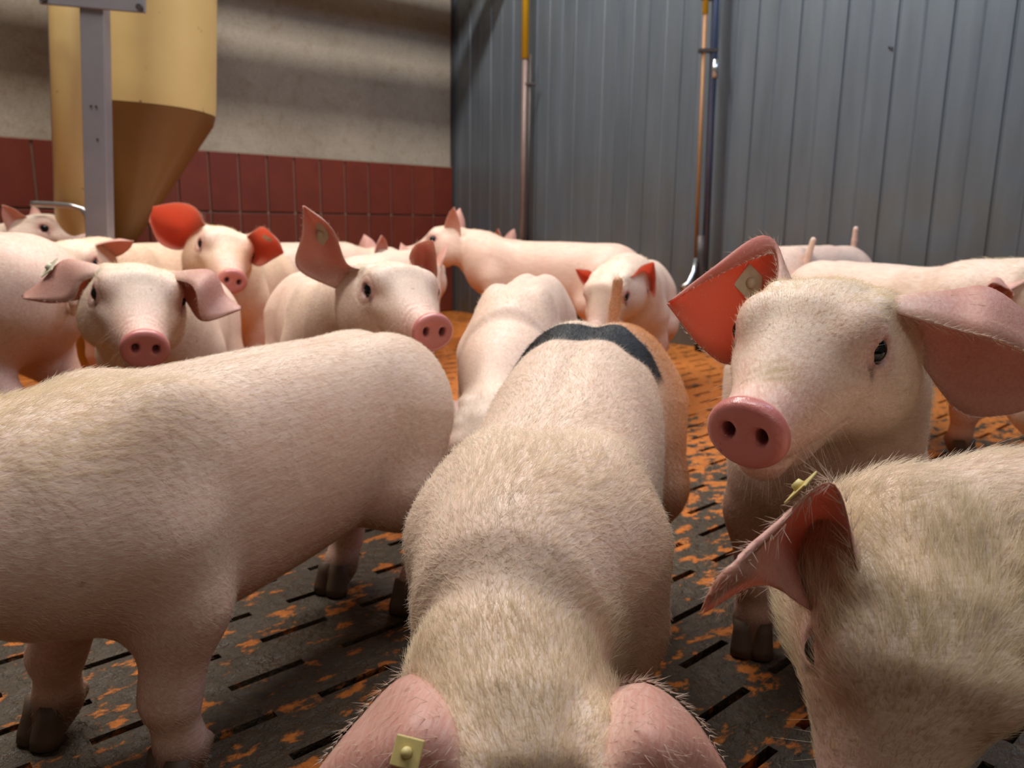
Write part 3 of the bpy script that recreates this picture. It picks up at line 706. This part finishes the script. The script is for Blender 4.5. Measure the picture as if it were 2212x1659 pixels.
def build_hair(sp, V, Q, nb, col, toH, HR, HS, root, rng, earinfo, black, inhead):
    s = sp['s']; q = Q[(Q < nb).all(1)]
    a, b, c = V[q[:, 0]], V[q[:, 1]], V[q[:, 2]]; d = V[q[:, 3]]
    nrm = np.cross(c-a, d-b); ar = np.linalg.norm(nrm, axis=1)/2; nrm = nrm/np.maximum(2*ar[:, None], 1e-12)
    ctr = (a+b+c+d)/4; qh = toH(ctr.astype(np.float32))
    hd = (inhead[q[:, 0]])*sstep(-.09, .0, qh[:, 0])
    dens = np.ones(len(q)); dens *= np.where(ctr[:, 2] < .2, .3, 1)
    dens *= np.where(hd > .5, np.where(qh[:, 0] > .236, 0., 1.5-1.2*sstep(.15, .22, qh[:, 0])*sp.get('headhair', 1.)), 1)
    for sd in (1, -1): dens *= 1-np.exp(-(((qh[:, 0]-.088)/.022)**2+((qh[:, 2]-.027)/.018)**2)**2)*(qh[:, 1]*sd > .03)*(hd > .5)
    if 'cull' in sp:     # only the side that can be seen gets bristles
        cw = np.array(sp['cull']); R = rotm(sp['yaw'], 0, 0); vl = R.T @ (np.array([0, 0, H])-np.array([sp['x'], sp['y'], 0]))/s
        dens *= (((vl-ctr)*nrm).sum(1)/np.linalg.norm(vl-ctr, axis=1)) > -.35
    w = ar*np.maximum(dens, 0); N = sp['hair']; pick = rng.choice(len(q), N, p=w/w.sum())
    u, v = rng.rand(N, 1), rng.rand(N, 1)
    p0 = (1-u)*(1-v)*a[pick]+u*(1-v)*b[pick]+u*v*c[pick]+(1-u)*v*d[pick]; n = nrm[pick]; hw = hd[pick][:, None]; qhh = qh[pick]
    bodyflow = np.stack([-np.ones(N), np.zeros(N), -.75*sstep(.44, .25, p0[:, 2])-.05], 1)
    bodyflow[:, 1] = .35*np.sign(p0[:, 1])*sstep(.02, .1, np.abs(p0[:, 1]))
    hf = np.stack([-np.ones(N), .55*np.sign(qhh[:, 1])*sstep(.005, .06, np.abs(qhh[:, 1])), np.where(qhh[:, 2] < 0, -.4, .25)], 1) @ HR.T
    fl = bodyflow*(1-hw)+hf*hw
    # clumps / swirls
    k = p0*38
    sw = np.stack([np.sin(k[:, 1]+1.3*np.sin(k[:, 2])), np.sin(k[:, 2]*1.1+k[:, 0]), np.sin(k[:, 0]*.9+2*np.sin(k[:, 1]))], 1)
    fl = fl+.22*sw+rng.normal(0, .20, (N, 3))
    fl -= n*(fl*n).sum(1, keepdims=True); fl /= np.maximum(np.linalg.norm(fl, axis=1, keepdims=True), 1e-6)
    nk = np.exp(-((p0[:, 0]-.30)/.14)**2)*sstep(.34, .44, p0[:, 2])
    ln = (sp.get('hlen', .014)*(1+.9*nk*sp.get('mane', 1.)+.45*hw[:, 0]*sstep(.12, .0, qhh[:, 0]))*(1-.5*hw[:, 0]*sstep(.08, .17, qhh[:, 0]))*rng.uniform(.6, 1.25, N))/s
    lift = rng.uniform(.12, .38, N)+.15*nk
    K = 5; t = np.linspace(0, 1, K)[None, :, None]; L = ln[:, None, None]
    cur = rng.normal(0, .12, (N, 1, 3))
    pts = p0[:, None]-n[:, None]*.0008+fl[:, None]*t*L+n[:, None]*(lift[:, None, None]*t*(1.25-.75*t))*L+cur*t*t*L
    pts = pts.astype(np.float32)
    hc = col[q[pick, 0]]; yel = np.clip(.25+.5*hw[:, 0]+.5*nk, 0, 1)[:, None]
    tip = np.array(srgb(254, 246, 232))*(1-yel)+np.array(srgb(248, 230, 184))*yel
    mk = sp.get('haircol')
    hcol = tip*.8+hc*.2; hcol = hcol*rng.uniform(.72, 1.08, (N, 1))
    bl = black[q[pick, 0]][:, None]; hcol = hcol*(1-bl)+np.array([.012, .014, .02])*bl
    if mk is not None: hcol = mk(p0, hcol, rng)
    # bristles at the ear roots and inside the ears
    ex = []; ec = []
    for G, Nn, A, B in earinfo:
        m = sp.get('earhair', int(N*.02)); nt, nu = G.shape[:2]
        i = (rng.rand(m)**1.6*(nt-2)).astype(int)+0; j = np.where(rng.rand(m) < .5, rng.randint(0, nu, m), rng.choice([0, nu-1], m)); base = G[i, j]; nn = Nn[i, j]*rng.choice([1, -1], m)[:, None]
        dirn = G[np.minimum(i+1, nt-1), j]-G[np.maximum(i-1, 0), j]; dirn /= np.maximum(np.linalg.norm(dirn, axis=1, keepdims=True), 1e-9)
        dirn = dirn+rng.normal(0, .35, (m, 3)); l = (rng.uniform(.4, 1.1, m)*sp.get('hlen', .014)*.75*(1.5-1.0*i/nt)/s)[:, None, None]
        ex.append(base[:, None]+nn[:, None]*.002+dirn[:, None]*t*l+nn[:, None]*(.35*t)*l); ec.append(np.tile(np.array(srgb(240, 216, 196)), (m, 1))*rng.uniform(.8, 1.05, (m, 1)))
    # whiskers round the muzzle and chin
    m = sp.get('whisk', 60)
    if m:
        ang = rng.uniform(0, 2*math.pi, m); xx = rng.uniform(.14, .235, m)
        G_ = lambda k_: np.interp(xx, HEADT['x'], HEADT[k_]); zt, zb, w_ = G_('zt'), G_('zb')-.012, G_('w')
        yy = w_*np.cos(ang); zz = (zt+zb)/2+(zt-zb)/2*np.sin(ang); ang_ok = zz < .02
        b0 = np.stack([unwarp(xx), yy*.97, zz*.97-drop(unwarp(xx))], 1)[ang_ok]; o_ = np.stack([np.full(len(b0), .25), b0[:, 1]*22, b0[:, 2]*22], 1)+rng.normal(0, .25, (len(b0), 3)); o_ /= np.linalg.norm(o_, axis=1, keepdims=True)
        l = rng.uniform(.012, .036, len(b0))[:, None, None]
        pw = b0[:, None]+o_[:, None]*t*l+np.array([.0, 0, -.3])[None, None]*t*t*l
        HTv = np.array(sp['_HT']); ex.append(HTv+HS*(pw @ HR.T)); ec.append(np.tile(np.array(srgb(236, 218, 190)), (len(b0), 1)))
    allp = np.concatenate([pts]+[e.astype(np.float32) for e in ex]); allc = np.concatenate([hcol]+ec); M = len(allp)
    hcv = bpy.data.hair_curves.new('bristles'); hcv.add_curves([K]*M)
    hcv.attributes['position'].data.foreach_set('vector', allp.ravel())
    rad = np.tile(np.array([1, .95, .8, .55, .15])*sp.get('hrad', .00013)/s, (M, 1)).astype(np.float32)
    at = hcv.attributes.new('radius', 'FLOAT', 'POINT') if 'radius' not in hcv.attributes else hcv.attributes['radius']
    at.data.foreach_set('value', rad.ravel())
    at = hcv.attributes.new('hcol', 'FLOAT_COLOR', 'CURVE'); at.data.foreach_set('color', np.c_[allc, np.ones(M)].astype(np.float32).ravel())
    hcv.materials.append(HAIR); ho = bpy.data.objects.new('bristles', hcv); C.objects.link(ho); ho.parent = root
    ho['kind'] = 'stuff'

# ------------------------------------------------------------------ ears in the head frame (left side, +y); mirrored for the right
EBASE = [(.046, .050, .055), (-.006, .052, .056), (-.030, .076, .004)]
def ear(tip, w=.045, cup=.018, side=1, fwd=.0, droop=0., flop=None):
    """erect / half-lop ear: tip in the head frame; w half width; rails front, middle, back"""
    tip = np.array(tip, float); fb, mb, bb = (np.array(v) for v in EBASE)
    ax = tip-(fb+bb)/2; ax /= np.linalg.norm(ax); ac = fb-bb; ac -= ax*np.dot(ac, ax); ac /= np.linalg.norm(ac); nn = np.cross(ac, ax); 
    if nn[0] > 0: nn = -nn
    Lr = np.linalg.norm(tip-(fb+bb)/2); c0 = (fb+bb)/2
    def pt(t, a, cp): return c0+ax*Lr*t+ac*w*a+nn*cup*cp+np.array([0, 0, -droop*t*t])
    A = [fb, pt(.35, 1.05, 0), pt(.7, .70, 0), pt(1., .06, 0)]
    Bk = [bb, pt(.35, -1.1, 0), pt(.7, -.72, 0), pt(1., -.06, 0)]
    M_ = [mb, pt(.35, 0, 1.1), pt(.7, 0, .8), pt(1.02, 0, .1)]
    r = [A, M_, Bk]
    return dict(rails=[[np.array([p[0], p[1]*side, p[2]]) for p in x] for x in r])
def two(tipL, tipR=None, **k):
    tipR = tipR or tipL
    return [ear(tipL, side=1, **k), ear(tipR, side=-1, **k)]

def pear(side, A, M, B, base=EBASE, **k):
    """an ear whose edge, middle and edge run through measured points of the place; side +1 left, -1 right"""
    return dict(px=1, rails=[[np.array([b[0], b[1] if k.get('abs') else b[1]*side, b[2]])]+list(r) for b, r in zip(base, (A, M, B))], **k)
# ------------------------------------------------------------------ the pigs
def mark_center(V, col):
    # black spray band across the rump, rusty tan stain on the left ham
    x, y, z = V.T; top = sstep(.22, .30, z)
    xc = -.200+.22*np.maximum(y, 0)**1.2+.10*np.minimum(y, 0)
    wob = .006*np.sin(y*60)+.004*np.sin(y*140+1)
    wd = .048*(1-.6*sstep(.05, .11, y))
    b = sstep(wd+.006, wd-.003, np.abs(x-xc+wob))*sstep(.385, .405, z+.02*(y < 0))*top
    tan = (sstep(-.0, .07, y)*sstep(-.12, -.26, x)*.95+sstep(-.31, -.36, x)*.3)*sstep(-.412, -.395, x); tan = np.clip(tan, 0, 1)
    col = col*(1-tan[:, None])+np.array(srgb(206, 140, 84))*tan[:, None]
    col = col*(1-b[:, None])+np.array([.012, .014, .02])*b[:, None]
    return col, b
def tan_hair(p, c, rng):
    t = np.clip(sstep(.0, .07, p[:, 1])*sstep(-.12, -.26, p[:, 0])*.9+sstep(-.31, -.36, p[:, 0])*.3, 0, 1)[:, None]
    return np.where(c.sum(1, keepdims=True) < .3, c, c*(1-t)+np.array(srgb(226, 168, 108))*t)
PIGS = [
 dict(id='B', x=.062, y=.90, yaw=-101, s=.98, h=.0040, wid=.89, arch=.008, fdrop=.075, bend=0., bendr=.04, neckr=.66, neckk=.055, neckz=.05, hair=80000, hlen=.012, hrad=.00014, mane=1.4, cull=1, headhair=1., mark=mark_center, haircol=tan_hair, tail_up=True, whisk=0,
      head=((-.0, .545, .268), -85, 42, -4, .85),
      ears=[pear(-1, [(880,1458,.53),(770,1560,.52),(680,1672,.49)], [(930,1555,.46),(810,1640,.45),(688,1695,.48)], [(940,1720,.44),(800,1750,.45),(700,1705,.48)], base=[(1015,1468,.55),(1045,1560,.485),(1030,1720,.43)], abs=1),
            pear(1, [(1400,1478,.53),(1495,1548,.52),(1575,1668,.49)], [(1390,1565,.46),(1480,1640,.45),(1565,1695,.48)], [(1380,1730,.44),(1480,1750,.45),(1555,1710,.48)], base=[(1300,1495,.55),(1275,1580,.485),(1300,1730,.43)], abs=1)],
      tags=[(0, .50, .66, 1, TAGY, .019)], seed=2,
      label='pig seen from above in the middle with a black mark across its tan rump'),
 dict(id='A', x=-.335, y=.94, yaw=-116, s=.95, wid=.88, deep=.13, h=.0045, hair=80000, hlen=.010, hrad=.00011, cull=1, feet=dict(FR=(0, -.06)), whisk=0, bend=0.,
      hl=((.48, .0, .36), 0, 15, 0, 1.), ears=two((-.01, .13, .10)), seed=3,
      label='large bare pinkish pig on the left foreground walking left out of the frame'),
 dict(id='C', x=.47, y=1.20, yaw=-105, s=.95, h=.0030, wid=.9, hair=60000, hlen=.010, hrad=.0001, cull=1, headhair=5., wrk=.3, dirt=1, whisk=160,
      head=((.330, .801, .488), -129.8, 10.9, -3.1, .93),
      ears=[pear(-1, [(1672,550,.84),(1556,592,.82),(1443,653,.78)], [(1640,537,.86),(1540,600,.82),(1446,652,.79)], [(1590,785,.84),(1520,755,.81),(1441,657,.78)], red=1),
            pear(1, [(2058,712,.71),(2150,735,.69),(2300,800,.68)], [(2060,640,.77),(2160,648,.75),(2310,760,.72)], [(2065,882,.76),(2170,897,.74),(2290,860,.71)])],
      tags=[(0, .38, .78, -1, TAGM, .032)], seed=4,
      label='pig facing the camera on the right, big pink snout, tag in its raised ear'),
 dict(id='D', x=.75, y=.62, yaw=-172, s=.79, h=.0038, cull=1, headhair=2., hair=50000, hlen=.019, hrad=.00013, mane=1.2, whisk=40,
      head=((.302, .55, .355), -118, 55, -17, .93),
      ears=[pear(-1, [(1800,1045,.50),(1665,1160,.49),(1512,1322,.47)], [(1745,1150,.575),(1600,1215,.465),(1535,1285,.465)], [(1785,1320,.53),(1650,1262,.50),(1518,1325,.475)]),
            ear((.03, .14, .0), w=.045)],
      tags=[(0, .50, .06, 1, TAGY, .028)], seed=5,
      label='hairy pig in the bottom right corner with its head lowered and one ear flopped left'),
 dict(id='E', x=-.825, y=1.90, yaw=-74, s=1., h=.0038, cull=1, headhair=4., hair=22000, hlen=.010, hrad=.00012, whisk=60,
      head=((-.717, 1.487, .453), -60.4, 11.5, -8.0, 1.),
      ears=[pear(-1, [(178,610,1.42),(150,652,1.42),(48,645,1.46)], [(150,562,1.50),(100,598,1.49),(46,640,1.48)], [(200,640,1.53),(120,655,1.51),(50,646,1.47)]),
            pear(1, [(418,620,1.38),(440,690,1.38),(520,668,1.42)], [(448,585,1.46),(485,635,1.45),(521,664,1.43)], [(400,650,1.50),(438,694,1.46),(520,670,1.43)])],
      tags=[(0, .58, .45, 1, TAGM, .034)], seed=6,
      label='pig looking at the camera over the large left pig, ears folded sideways'),
 dict(id='G', x=-.46, y=1.95, yaw=-70, s=1., h=.0038, cull=1, headhair=4., wrk=1.2, hair=18000, hlen=.009, hrad=.00012, whisk=60,
      head=((-.259, 1.559, .454), -57.2, 5.4, -3.9, 1.),
      ears=[pear(-1, [(750,570,1.50),(718,495,1.50),(657,445,1.52)], [(712,565,1.56),(692,490,1.56),(656,444,1.53)], [(643,580,1.52),(653,505,1.52),(655,446,1.52)]),
            pear(1, [(884,560,1.60),(897,530,1.60),(928,518,1.58)], [(905,580,1.66),(920,540,1.65),(932,520,1.59)], [(938,612,1.62),(943,562,1.60),(936,520,1.59)])],
      tags=[(0, .62, .5, -1, TAGM, .034)], seed=7,
      label='white pig with an upright ear carrying a square tag, snout pointing right'),
 dict(id='F', x=-1.0, y=2.92, yaw=-85, s=1.06, h=.0045, hair=9000, hlen=.012, hrad=.0002, tint=(1, .93, .78),
      head=((-.936, 2.526, .506), -59.9, 14.3, -14.1, 1.1),
      ears=[pear(-1, [(425,452,2.22),(385,438,2.22),(330,446,2.25)], [(400,495,2.34),(358,482,2.31),(326,462,2.26)], [(388,540,2.26),(345,525,2.24),(322,478,2.25)], red=1, dk=1.1),
            pear(1, [(565,490,2.16),(595,516,2.18),(612,544,2.22)], [(572,520,2.28),(598,525,2.26),(613,545,2.23)], [(555,575,2.22),(590,560,2.23),(612,547,2.22)], red=1, dk=1.1)],
      tags=[(1, .4, .4, -1, TAGM, .028)], seed=8,
      label='yellowish pig behind with a curled orange ear, standing in front of the tiled wall'),
 dict(id='I', x=.03, y=1.94, yaw=-97, s=1., wid=.72, h=.005, hair=8000, hlen=.010, hrad=.0002,
      head=((-.03, 1.42, .24), -100, 45, 0, 1.), ears=two((.02, .14, .04)), seed=9,
      label='white pig in the middle distance with its head lowered behind the marked pig'),
 dict(id='J', x=.42, y=2.75, yaw=-104, s=1.02, wid=.82, h=.005, hair=6000, hlen=.010, hrad=.00025, tail_up=False,
      head=((.315, 2.36, .435), -125, 42, 0, .95),
      ears=[pear(-1, [(1275,585,2.38),(1258,582,2.38),(1242,581,2.38)], [(1287,603,2.43),(1262,597,2.42),(1244,582,2.39)], [(1282,628,2.38),(1258,612,2.38),(1243,583,2.38)], red=1),
            pear(1, [(1367,595,2.28),(1385,575,2.29),(1410,566,2.31)], [(1392,610,2.37),(1400,592,2.36),(1412,567,2.32)], [(1412,642,2.30),(1417,605,2.31),(1413,568,2.31)], red=1)], seed=10,
      label='pig with two pointed orange ears just behind the tail of the marked pig'),
 dict(id='H', x=.15, y=3.66, yaw=153, s=1.12, h=.006, hair=5000, hlen=.010, hrad=.0003, tint=(1, .93, .92),
      hl=((.41, .03, .45), 24, 8, 0, 1.), ears=two((-.02, .10, .14), w=.035), seed=11, tail_out=True,
      label='pinkish pig in full side view facing left beside the grey wall corner'),
 dict(id='T', x=.24, y=4.37, yaw=132, s=1.0, h=.008, hl=((.44, .0, .44), 20, 5, 0, 1.), ears=two((-.02, .10, .12), w=.035), seed=12,
      label='pig showing only its head top behind the back of the side view pig'),
 dict(id='S', x=-.46, y=3.0, yaw=82, s=1.05, h=.008, hl=((.45, .0, .36), 0, 20, 0, 1.), ears=two((-.02, .10, .12)), seed=13,
      label='pig whose white back shows between the ears of the white tagged pig'),
 dict(id='Q', x=-1.06, y=3.60, yaw=38, s=1.08, h=.007, hair=4000, hlen=.010, hrad=.0003, tail_up=True,
      hl=((.44, .0, .37), -5, 5, 0, 1.), ears=two((-.01, .10, .12), w=.04), seed=14,
      label='grey pink pig along the tiled wall with its short tail up and one ear up'),
 dict(id='P', x=-1.375, y=2.94, yaw=-88, s=1.1, h=.007, hair=3000, hlen=.010, hrad=.0003, tint=(1, .93, .8),
      hl=((.40, .0, .42), 5, 15, 0, 1.), ears=two((.0, .15, .06)), seed=15,
      label='tan backed pig mostly hidden, its orange ear edge showing beside the bent pipe'),
 dict(id='O', x=-2.30, y=3.02, yaw=0, s=1.08, h=.008, hl=((.43, .0, .49), 5, 0, 0, 1.), ears=two((-.02, .10, .10), w=.03), seed=16,
      label='small white pig head at the far left below the bent pipe'),
 dict(id='N', x=-1.54, y=2.0, yaw=165, s=1.22, h=.006, hair=8000, hlen=.011, hrad=.0002, tint=(.95, .88, .88),
      hl=((.46, .0, .36), 0, 15, 0, 1.), ears=two((-.02, .12, .10)), seed=17,
      label='rump of a greyish pink pig cut by the left edge of the frame'),
 dict(id='K', x=1.04, y=2.88, yaw=-134, s=1.15, h=.007, hair=5000, hlen=.010, hrad=.0003, tail_up=True, tint=(.98, .93, .95),
      hl=((.36, .06, .30), 40, 35, 0, 1.), ears=two((-.02, .12, .10)), seed=18,
      label='pale rounded pig back with raised tail right under the grey panel wall'),
 dict(id='L', x=1.06, y=2.2, yaw=-78, s=1.08, h=.006, hair=6000, hlen=.010, hrad=.0002, tail_up=True,
      head=((1.145, 1.80, .47), -20, 8, 0, 1.0),
      ears=[pear(-1, [(2120,655,1.70),(2140,612,1.69),(2180,625,1.68)], [(2135,640,1.76),(2160,606,1.75),(2186,630,1.70)], [(2150,680,1.74),(2180,655,1.72),(2190,640,1.69)]),
            pear(1, [(2120,600,1.84),(2136,580,1.84),(2144,572,1.84)], [(2108,612,1.90),(2125,590,1.90),(2142,573,1.86)], [(2098,630,1.86),(2118,600,1.86),(2141,574,1.85)])],
      tags=[(1, .5, .5, 1, TAGM, .036)], seed=19,
      label='pale pig behind the right face pig, its head and tagged ear at the right edge'),
 dict(id='M', x=1.30, y=1.38, yaw=-8, s=.92, h=.006, hair=5000, hlen=.010, hrad=.0002,
      hl=((.46, .0, .36), 0, 15, 0, 1.), ears=two((-.02, .12, .10)), seed=20,
      label='legs and belly of a shaded pig at the right edge under the big ear'),
]
for sp in PIGS:
    make_pig(sp)
